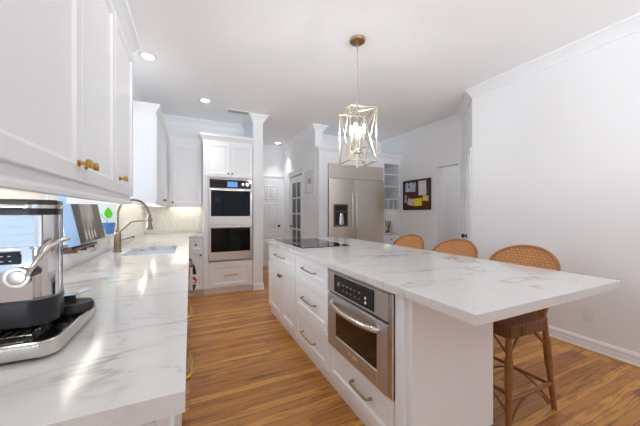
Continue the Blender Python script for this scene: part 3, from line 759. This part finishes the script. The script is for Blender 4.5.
# ------------------------------------------------------------------ chandelier
ch = thing('lantern_pendant', 'champagne gold cage lantern hanging over the island with lit candle bulbs', 'pendant light', (1.39, 2.145, CH), math.radians(-9))
def bar(m, a, b, r=.0065): m.tube([a, b], r * 1.25, 4)
hw = .128; zt, zb = 2.183 - CH, 1.712 - CH
obj('canopy', MB().lathe([(0, 0), (.072, 0), (.073, -.008), (.068, -.022), (.03, -.03), (.01, -.034), (0, -.034)], 28), M_bronze, ch, 40)
m = MB(); n_ = 26; z_a, z_b = -.034, zt + .02
for i in range(n_):
    zc = z_a + (z_b - z_a) * (i + .5) / n_; l = (z_a - z_b) / n_ * .68
    pts = []
    for k in range(10):
        a = 2 * PI * k / 10; x, z = .006 * math.cos(a), l * math.sin(a)
        pts.append((x, 0, zc + z) if i % 2 else (0, x, zc + z))
    m.tube(pts, .003, 5, closed=True)
obj('chain', m, M_champ, ch, 60)
m = MB(); cs = [(-hw, -hw), (hw, -hw), (hw, hw), (-hw, hw)]
s_ = .006
for (x, y) in cs: m.box(x - s_, x + s_, y - s_, y + s_, zb - s_, zt + s_, .001)
for z in (zt, zb):
    m.box(-hw, hw, -hw - s_, -hw + s_, z - s_, z + s_, .001).box(-hw, hw, hw - s_, hw + s_, z - s_, z + s_, .001)
    m.box(-hw - s_, -hw + s_, -hw, hw, z - s_, z + s_, .001).box(hw - s_, hw + s_, -hw, hw, z - s_, z + s_, .001)
bar(m, (-hw, -hw, zt), (hw, hw, zt), .004); bar(m, (-hw, hw, zt), (hw, -hw, zt), .004)
obj('cage_frame', m, M_champ, ch)
m = MB()
for i in range(4):
    a, b = cs[i], cs[(i + 1) % 4]
    bar(m, (*a, zt), (*b, zb), .0045); bar(m, (*b, zt), (*a, zb), .0045)
obj('cross_bars', m, M_champ, ch)
zh = 1.82 - CH
obj('stem', MB().tube([(0, 0, zt + .02), (0, 0, zb - .05)], .006, 8).lathe([(0, -.03), (.028, -.024), (.034, -.01), (.03, .006), (.012, .02), (0, .022)], 18, T(0, 0, zh)).lathe([(0, -.018), (.01, -.008), (.008, .006), (0, .01)], 12, T(0, 0, zb - .05)), M_champ, ch, 40)
for i in range(4):
    a = PI / 4 + i * PI / 2; x, y = .062 * math.cos(a), .062 * math.sin(a)
    obj('arm', MB().tube([(0, 0, zh), (x * .5, y * .5, zh - .02), (x, y, zh - .005), (x, y, zh + .02)], .0045, 8).lathe([(0, 0), (.022, .004), (.024, .01), (.01, .012), (0, .012)], 16, T(x, y, zh + .02)), M_champ, ch, 40)
    cd = obj('candle', MB().lathe([(0, .03), (.011, .03), (.011, .15), (0, .15)], 14, T(x, y, zh)), M_champ, ch, 40)
    obj('bulb', MB().lathe([(0, .15), (.008, .152), (.016, .18), (.014, .205), (.005, .235), (0, .24)], 12, T(x, y, zh)), M_bulb, cd, 60)

# ------------------------------------------------------------------ recessed lights, vent, small wall items
def downlight(x, y, label, pw=5):
    t_ = thing('recessed_light', label, 'ceiling light', (x, y, CH), 0, 'recessed ceiling lights')
    obj('trim_ring', MB().lathe([(.055, -.001), (.085, -.001), (.085, -.006), (.075, -.01), (.055, -.004), (.055, -.001)], 28), M_white, t_, 40)
    obj('lens', MB().lathe([(0, -.001), (.056, -.001), (.056, -.004), (0, -.004)], 28), M_lens, t_)
    l = bpy.data.lights.new('downlight', 'AREA'); l.shape = 'DISK'; l.size = .11; l.energy = pw; l.spread = 1.4; l.color = (1, .985, .96)
    lo = bpy.data.objects.new('downlight', l); C.objects.link(lo); lo.parent = t_; lo.location = (0, 0, -.012)
downlight(-.385, 3.28, 'lit recessed ceiling light at the tip of the near wall cabinets', 1.6)
downlight(.195, 4.22, 'lit recessed ceiling light in front of the oven tower, beside the vent', 2)
downlight(1.80, 6.08, 'lit recessed ceiling light at the end of the hall', 2)
l = bpy.data.lights.new('corridor_fill', 'AREA'); l.size = .3; l.energy = 4  # added fill light, keeps the unseen corridor from going dark
lo = bpy.data.objects.new('corridor_fill', l); C.objects.link(lo); lo.location = (4.7, 3.4, CH - .02)
vt = thing('ceiling_vent', 'white slotted air vent in the ceiling near the oven tower', 'vent', (.70, 4.47, CH))
obj('frame', MB().box(-.18, .18, -.07, -.055, -.01, 0, .002).box(-.18, .18, .055, .07, -.01, 0, .002).box(-.18, -.165, -.055, .055, -.01, 0).box(.165, .18, -.055, .055, -.01, 0), M_white, vt)
obj('duct', MB().box(-.165, .165, -.055, .055, -.002, 0), M_gap, vt)
m = MB()
for i in range(7): m.box(-.165, .165, -.05 + i * .0145, -.042 + i * .0145, -.009, -.003)
obj('slats', m, mat('vent_grey', (170, 170, 168), .5), vt)

ol = thing('wall_outlet', 'white duplex electrical outlet on the right wall above the baseboard', 'outlet', (3.3, 1.242, .325), -R90)
obj('cover_plate', MB().box(-.042, .042, -.006, 0, -.06, .06, .003), M_white, ol)
for z in (-.028, .028): obj('socket', MB().box(-.017, .017, -.008, -.006, z - .018, z + .018, .002).box(-.008, -.005, -.0085, -.008, z - .006, z + .008).box(.005, .008, -.0085, -.008, z - .006, z + .008), M_white, ol)
sw = thing('light_switch', 'white light switch on the wall by the bulletin board', 'switch', (3.94, 4.40, 1.08), -R90)
obj('cover_plate', MB().box(-.036, .036, -.005, 0, -.058, .058, .002), M_white, sw); obj('toggle', MB().box(-.006, .006, -.014, -.005, -.012, .012), M_white, sw)
sw = thing('light_switch', 'white light switch on the hall wall below the framed picture', 'switch', (2.05, 4.83, 1.33), -R90)
obj('cover_plate', MB().box(-.036, .036, -.005, 0, -.058, .058, .002), M_white, sw); obj('toggle', MB().box(-.006, .006, -.014, -.005, -.012, .012), M_white, sw)
pf = thing('picture_frame', 'small white framed grey picture on the hall wall by the glazed door', 'picture', (2.05, 4.80, 1.83), -R90)
obj('frame', MB().box(-.18, .18, -.02, 0, -.21, -.19).box(-.18, .18, -.02, 0, .19, .21).box(-.18, -.16, -.02, 0, -.19, .19).box(.16, .18, -.02, 0, -.19, .19), mat('grey_white_frame', (206, 206, 205), .4), pf)
obj('mat_board', MB().box(-.16, .16, -.01, 0, -.19, .19), M_white, pf)
obj('print', MB().box(-.065, .07, -.012, -.01, -.03, .07), photomat('grey_print', [(.35, (120, 120, 122)), (.55, (190, 190, 190)), (.7, (150, 150, 152))], 18), pf)

# bulletin board and the papers pinned to it (faces -X; local x runs towards the camera, from y = 4.354)
BX = 3.94
bb_ = thing('bulletin_board', 'dark brown cork bulletin board with a black frame on the far wall', 'bulletin board', (BX, 4.005, 1.6), -R90)
obj('frame', MB().box(-.355, .355, -.022, 0, -.29, -.268).box(-.355, .355, -.022, 0, .268, .29).box(-.355, -.333, -.022, 0, -.268, .268).box(.333, .355, -.022, 0, -.268, .268), M_bframe, bb_)
obj('cork', MB().box(-.333, .333, -.012, 0, -.268, .268), M_cork, bb_)
def note(y0, y1, z0, z1, material, label, tilt=0, lift=.014, g='papers pinned to the bulletin board'):
    m = MB().box(-(y0 - y1) / 2, (y0 - y1) / 2, -.0012, 0, -(z1 - z0) / 2, (z1 - z0) / 2, M=Matrix.Rotation(math.radians(tilt), 4, 'Y'))
    o = obj('note', m, material); o.location = (BX - lift, (y0 + y1) / 2, (z0 + z1) / 2); o.rotation_euler = (0, 0, -R90)
    tag(o, label, 'note', g)
note(4.30, 4.02, 1.665, 1.845, photomat('blue_white_print', [(.38, (44, 60, 92)), (.5, (214, 224, 236)), (.62, (160, 178, 200))], 6), 'blue and white printed sheet at the top left of the bulletin board', 2)
note(3.945, 3.755, 1.585, 1.855, papermat('list_paper', (236, 234, 236), (120, 110, 130), 14), 'tall white typed list at the top of the bulletin board', -1)
note(3.845, 3.705, 1.475, 1.575, mat('pale_yellow_paper', (236, 206, 110), .7), 'small pale yellow note at the right side of the bulletin board', 3)
note(4.07, 3.86, 1.385, 1.53, mat('bright_yellow_paper', (236, 224, 60), .7), 'bright yellow note at the bottom of the bulletin board', -3, .0165)
note(4.23, 4.08, 1.40, 1.53, papermat('pink_white_paper', (236, 216, 222), (150, 70, 110), 18), 'pink and white note left of the bright yellow note', 12)
note(4.325, 4.255, 1.45, 1.615, photomat('purple_print', [(.4, (110, 72, 128)), (.55, (206, 190, 214)), (.7, (90, 50, 90))], 9), 'narrow purple strip at the left edge of the bulletin board', 0)

# ------------------------------------------------------------------ rattan stools (local: sitter faces -x, base centre on the floor)
def make_stool(label):
    s = thing('rattan_stool', label, 'stool', (0, 0, 0), 0, 'rattan counter stools along the island')
    ZS = .60
    m = MB().prism(arc(.14, .17, .05, 0, 90, 5) + arc(-.15, .175, .03, 90, 180, 5) + arc(-.15, -.175, .03, 180, 270, 5) + arc(.14, -.17, .05, 270, 360, 5), ZS - .018, ZS, .007)
    obj('seat', m, M_weaves, s, 40)
    m = MB().prism(arc(.14, .165, .05, 0, 90, 5) + arc(-.147, .17, .03, 90, 180, 5) + arc(-.147, -.17, .03, 180, 270, 5) + arc(.14, -.165, .05, 270, 360, 5), ZS - .075, ZS - .018)
    obj('seat_rim', m, M_weavea, s, 40)
    def xc(y, z): return .195 + .5 * (z - .60) - .85 * y * y
    def hwid(z):
        if z < .87: return .20 + .022 * (z - .60) / .27
        return .222 * math.sqrt(max(0, 1 - ((z - .87) / .137) ** 2))
    def front(u, v):
        z = .60 + .398 * v; y = hwid(z) * (2 * u - 1) * .985
        return (xc(y, z) - .006, y, z)
    def rear(u, v):
        z = .60 + .398 * v; y = hwid(z) * (2 * u - 1) * .985
        return (xc(y, z) + .008, y, z)
    obj('backrest', MB().grid(front, 40, 26).grid(rear, 30, 20), M_weaveb, s, 60)
    rim = []
    for i in range(5): z = .60 + .27 * i / 5; y = -hwid(z); rim.append((xc(y, z), y, z))
    for i in range(21): a = PI * i / 20; y = -.222 * math.cos(a); z = .87 + .137 * math.sin(a); rim.append((xc(y, z), y, z))
    for i in range(5): z = .60 + .27 * (4 - i) / 5; y = hwid(z); rim.append((xc(y, z), y, z))
    obj('back_frame', MB().tube(rim, .0115, 10), M_rattan, s, 60)
    for sy in (-1, 1):
        obj('leg', MB().tube([(-.168, .188 * sy, 0), (-.16, .185 * sy, .3), (-.152, .18 * sy, .585)], [.0155, .0175, .0165], 10).tube([(-.1615, .1855 * sy, .24), (-.157, .183 * sy, .40)], .0215, 10), M_rattan, s, 60)
        obj('leg', MB().tube([(.27, .21 * sy, 0), (.222, .203 * sy, .3), (.172, .2 * sy, .60)], [.0155, .0175, .0165], 10).tube([(.225, .2035 * sy, .28), (.195, .2015 * sy, .46)], .0215, 10), M_rattan, s, 60)
        obj('stretcher', MB().tube([(-.164, .187 * sy, .165), (.245, .207 * sy, .175)], .012, 8), M_rattan, s, 60)
        b_ = [(-.16 + .39 * i / 10, .195 * sy, .16 - .10 * math.sin(PI * i / 10) ** .5 * 0 - .12 * (abs(i / 10 - .5) * 2) ** 2) for i in range(11)]
        obj('bow', MB().tube(b_, .007, 6), M_rattan, s, 60)
        obj('brace', MB().tube([(-.156, .183 * sy, .42), (-.09, .186 * sy, .5), (-.05, .186 * sy, .535)], .007, 6), M_rattan, s, 60)
        obj('brace', MB().tube([(.19, .2 * sy, .42), (.11, .192 * sy, .5), (.06, .187 * sy, .535)], .007, 6), M_rattan, s, 60)
        obj('brace', MB().tube([(-.156, .18 * sy, .42), (-.152, .10 * sy, .5), (-.15, .05 * sy, .535)], .007, 6), M_rattan, s, 60)
        obj('brace', MB().tube([(.195, .198 * sy, .42), (.185, .11 * sy, .5), (.178, .06 * sy, .535)], .007, 6), M_rattan, s, 60)
    for x, z, y in ((-.163, .2, .186), (.245, .16, .206)):
        obj('stretcher', MB().tube([(x, -y, z), (x, y, z)], .012, 8), M_rattan, s, 60)
        obj('bow', MB().tube([(x, y * (i / 5 - 1), z - .01 - .11 * (abs(i / 5 - 1)) ** 2) for i in range(11)], .007, 6), M_rattan, s, 60)
    return s
s1 = make_stool('woven rattan counter stool at the near end of the island, its seat and legs showing')
s1.location = (1.83, 1.165, 0)
dup(s1, (1.83, 1.725, 0), 0, 'middle woven rattan stool, only its back showing behind the island top', 'rattan counter stools along the island')
dup(s1, (1.83, 2.305, 0), 0, 'woven rattan stool farthest along the island, its back in front of the lit nook', 'rattan counter stools along the island')

# ------------------------------------------------------------------ espresso machine (meshes in world coordinates)
em = thing('espresso_machine', 'polished steel espresso machine on the near left counter under the wall cabinet', 'coffee machine', (-.45, .98, .914))
def ep(name, m, material, parent=None, smooth=35): return obj(name, m, material, parent or em, smooth, True)
body = [(-.62, .93)] + arc(-.368, .978, .048, -90, -5, 10) + [(-.335, 1.03), (-.352, 1.09), (-.39, 1.2), (-.42, 1.28), (-.62, 1.28)]
ep('body', MB().prism(body, 1.03, 1.245), M_chrome)
up = ep('front_plate', MB().box(-.62, -.336, .922, .932, 1.166, 1.244, .001), M_chrome)
lp = ep('front_plate', MB().box(-.62, -.352, .92, .932, 1.034, 1.162, .001), M_chrome)
dsp = ep('control_display', MB().box(-.5, -.373, .916, .92, 1.126, 1.157, .001), M_panel, lp)
m = MB()
for x, z in ((-.405, 1.146), (-.392, 1.146), (-.405, 1.134), (-.39, 1.134), (-.42, 1.14)): m.box(x - .003, x + .002, .9155, .916, z - .0008, z + .0008)
ep('lit_digits', m, M_led, dsp)
ep('dial', MB().lathe([(0, 0), (.0165, 0), (.0175, .004), (.0235, .004), (.0245, 0), (.0245, -.004), (.0, -.004)][::-1], 28, T(-.377, .913, 1.094) @ ALONGY).lathe([(0, .003), (.017, .003), (.016, .007), (0, .008)], 28, T(-.377, .913, 1.094) @ ALONGY), M_satin, lp)
ep('lever_shadow_stub', MB().lathe([(0, 0), (.011, 0), (.011, .02), (0, .02)], 16, T(-.349, .93, 1.106) @ ALONGY), M_black, lp)  # black stub standing in for the shadow under the lever
ep('lever', MB().tube([(-.356, .905, 1.098), (-.346, .902, 1.118), (-.33, .905, 1.146), (-.317, .912, 1.166), (-.304, .93, 1.178), (-.294, .955, 1.182)], [.005, .006, .006, .006, .006, .005], 10), M_satin, lp, 50)
big = lambda o: [(-.62, .925 - o)] + arc(-.370, .975, .048 + o, -90, -5, 10) + [(-.335 + o, 1.035), (-.352 + o, 1.095), (-.39 + o, 1.2), (-.42 + o, 1.283 + o), (-.62, 1.283 + o)]
ep('top_cap', MB().prism(big(.002), 1.245, 1.262, .002), M_navy)
ep('top_band', MB().prism(big(.004), 1.262, 1.271, .002), M_satin)
ep('lid', MB().prism(big(.002), 1.271, 1.284, .003), mat('smoked_lid', (58, 54, 52), .3))
band = [(-.62, .912)] + arc(-.366, .964, .052, -90, 0, 10) + [(-.32, 1.01), (-.345, 1.08), (-.39, 1.2), (-.62, 1.2)]
ep('base_band', MB().prism(band, .972, 1.034, .003), M_navy)
tray = [(-.62, .84)] + arc(-.315, .874, .034, -90, -2, 10) + [(-.281, 1.12)] + arc(-.301, 1.14, .02, 0, 90, 4) + [(-.40, 1.16), (-.62, 1.16)]
m = MB().prism(tray, .922, .95, .0015)
# raised lip round the tray
ins = [(-.62, .848)] + arc(-.335, .894, .046, -90, -4, 10) + [(-.289, 1.12)]
lip = [(x, y, .952) for x, y in [(-.62, .843)] + arc(-.316, .875, .032, -90, -2, 10) + [(-.284, 1.13)]]
m.tube(lip, .0045, 6)
dt = ep('drip_tray', m, M_satin)
ep('tray_pit', MB().prism([(-.615, .856), (-.36, .856), (-.335, .885), (-.335, .985), (-.615, .985)], .95, .9508), M_black, dt)
m = MB()
for i in range(15): x = -.605 + i * .0175; m.box(x, x + .007, .862, .985, .951, .957, .001)
for y in (.858, .9, .942, .984): m.box(-.61, -.345, y - .003, y + .003, .951, .9575, .001)
ep('drip_grate', m, M_satin, dt)
ep('tray_slot', MB().lathe([(0, 0), (.018, 0), (.018, .0012), (0, .0012)], 20, T(-.312, .965, .9502) @ Matrix.Scale(.55, 4, (1, 0, 0))), M_black, dt)
ep('foot', MB().prism([(-.61, .856), (-.32, .856), (-.298, .88), (-.298, 1.02), (-.61, 1.02)], .914, .922).box(-.32, -.295, 1.1, 1.14, .914, .922), M_black, dt)
ep('portafilter_cradle', MB().lathe([(0, 0), (.042, 0), (.048, .006), (.048, .022), (.043, .03), (.02, .03), (0, .026)], 26, T(-.318, 1.075, .951)), M_black)
ep('steel_flap', MB().box(-.03, .03, -.024, .024, 0, .003, .001, M=T(-.318, 1.12, .998) @ Matrix.Rotation(.35, 4, 'Z') @ Matrix.Rotation(-.25, 4, 'Y')).box(-.02, .02, -.02, .02, -.02, 0, M=T(-.335, 1.1, 1.0)), M_satin)
for x in (-.455, -.425): ep('spout', MB().tube([(x, .965, .985), (x, .94, .975), (x, .928, .955)], .007, 8), M_satin)
ep('rear_column', MB().prism([(-.62, 1.29), (-.418, 1.29), (-.432, 1.35), (-.62, 1.35)], .914, 1.283), M_black)

# ------------------------------------------------------------------ items on the window sill
ca = thing('canvas_print', 'dark brown picture with pale blue sides leaning at the sink window', 'picture', (-.612, 2.08, 1.05))
Ml = Matrix.Rotation(math.radians(-11), 4, 'Y')
obj('canvas_edge', MB().box(-.03, .028, 0, .53, .004, .31, .002, M=Ml), mat('pale_blue_edge', (168, 196, 228), .5, noise=.06), ca)
obj('picture_face', MB().box(.028, .031, .012, .52, .01, .305, M=Ml), photomat('brown_picture', [(.36, (34, 24, 22)), (.5, (66, 50, 46)), (.58, (150, 138, 132)), (.72, (172, 166, 164))], 3.6, .6, (1, 1.6, .8)), ca)
m = MB()
for i in range(4): m.lathe([(0, 0), (.008, 0), (.009, .03), (.004, .055), (0, .06)], 10, Ml @ T(.033, .12 + i * .06, .03) @ Matrix.Scale(.3, 4, (1, 0, 0)))
obj('painted_figures', m, mat('painted_white', (226, 224, 220), .5), ca)
rk = thing('slatted_rack', 'small brown slatted stand under the leaning picture on the sill', 'stand', (-.655, 2.08, 1.011))
M_rk = mat('brown_wood', (120, 92, 78), .5, noise=.2, nscale=20)
for y in (.01, .17, .33): obj('foot', MB().box(-.07, .05, y, y + .02, 0, .022), M_rk, rk)
m = MB()
for x in (-.07, -.03, .01, .042): m.box(x, x + .022, 0, .355, .022, .036, .002)
obj('slats', m, M_rk, rk)
pt = thing('flower_pot', 'blue ridged flower pot with a green leafed seedling on the sink window sill', 'plant', (-.70, 3.17, 1.056))
obj('pot', MB().lathe([(0, 0), (.05, 0), (.054, .01), (.058, .06), (.062, .064), (.06, .07), (.064, .1), (.058, .103), (.05, .095), (0, .09)], 24), mat('blue_glaze', (78, 130, 184), .25), pt, 40)
obj('stem', MB().tube([(0, 0, .09), (.003, -.006, .14), (.012, -.01, .2)], [.004, .003, .002], 6), mat('plant_stem', (96, 84, 70), .6), pt, 60)
def lf(u, v):
    a = (u - .5) * 2; wv = math.sin(PI * min(1, v * .93 + .05)) ** .7 * .035
    return (.015 + .02 * v * 0 + a * wv * .9, -.012 - .01 * v, .15 + .1 * v - .01 * a * a)
g = MB().grid(lf, 6, 8); bmesh.ops.solidify(g.bm, geom=g.bm.faces[:], thickness=.0015)
M_leaf = mat('bright_leaf', (120, 214, 40), .5)
obj('leaf', g, M_leaf, pt, 60)
def lf2(u, v):
    a = (u - .5) * 2; wv = math.sin(PI * min(1, v * .93 + .05)) ** .7 * .022
    return (-.01 - .04 * v, .01 + a * wv, .12 + .07 * v)
g = MB().grid(lf2, 6, 8); bmesh.ops.solidify(g.bm, geom=g.bm.faces[:], thickness=.0015)
obj('leaf', g, M_leaf, pt, 60)
bt = thing('soap_bottle', 'small pink bottle with a dark cap on the sink window sill', 'bottle', (-.675, 2.88, 1.056))
obj('body', MB().lathe([(0, 0), (.026, 0), (.03, .005), (.03, .05), (.02, .06), (.012, .064), (0, .064)], 20), mat('pink_soap', (226, 176, 190), .2), bt, 40)
obj('cap', MB().lathe([(0, .064), (.013, .064), (.013, .085), (.006, .087), (.006, .1), (0, .1)], 16).tube([(0, 0, .098), (-.03, -.005, .1)], .005, 6), mat('dark_cap', (60, 58, 60), .4), bt, 40)
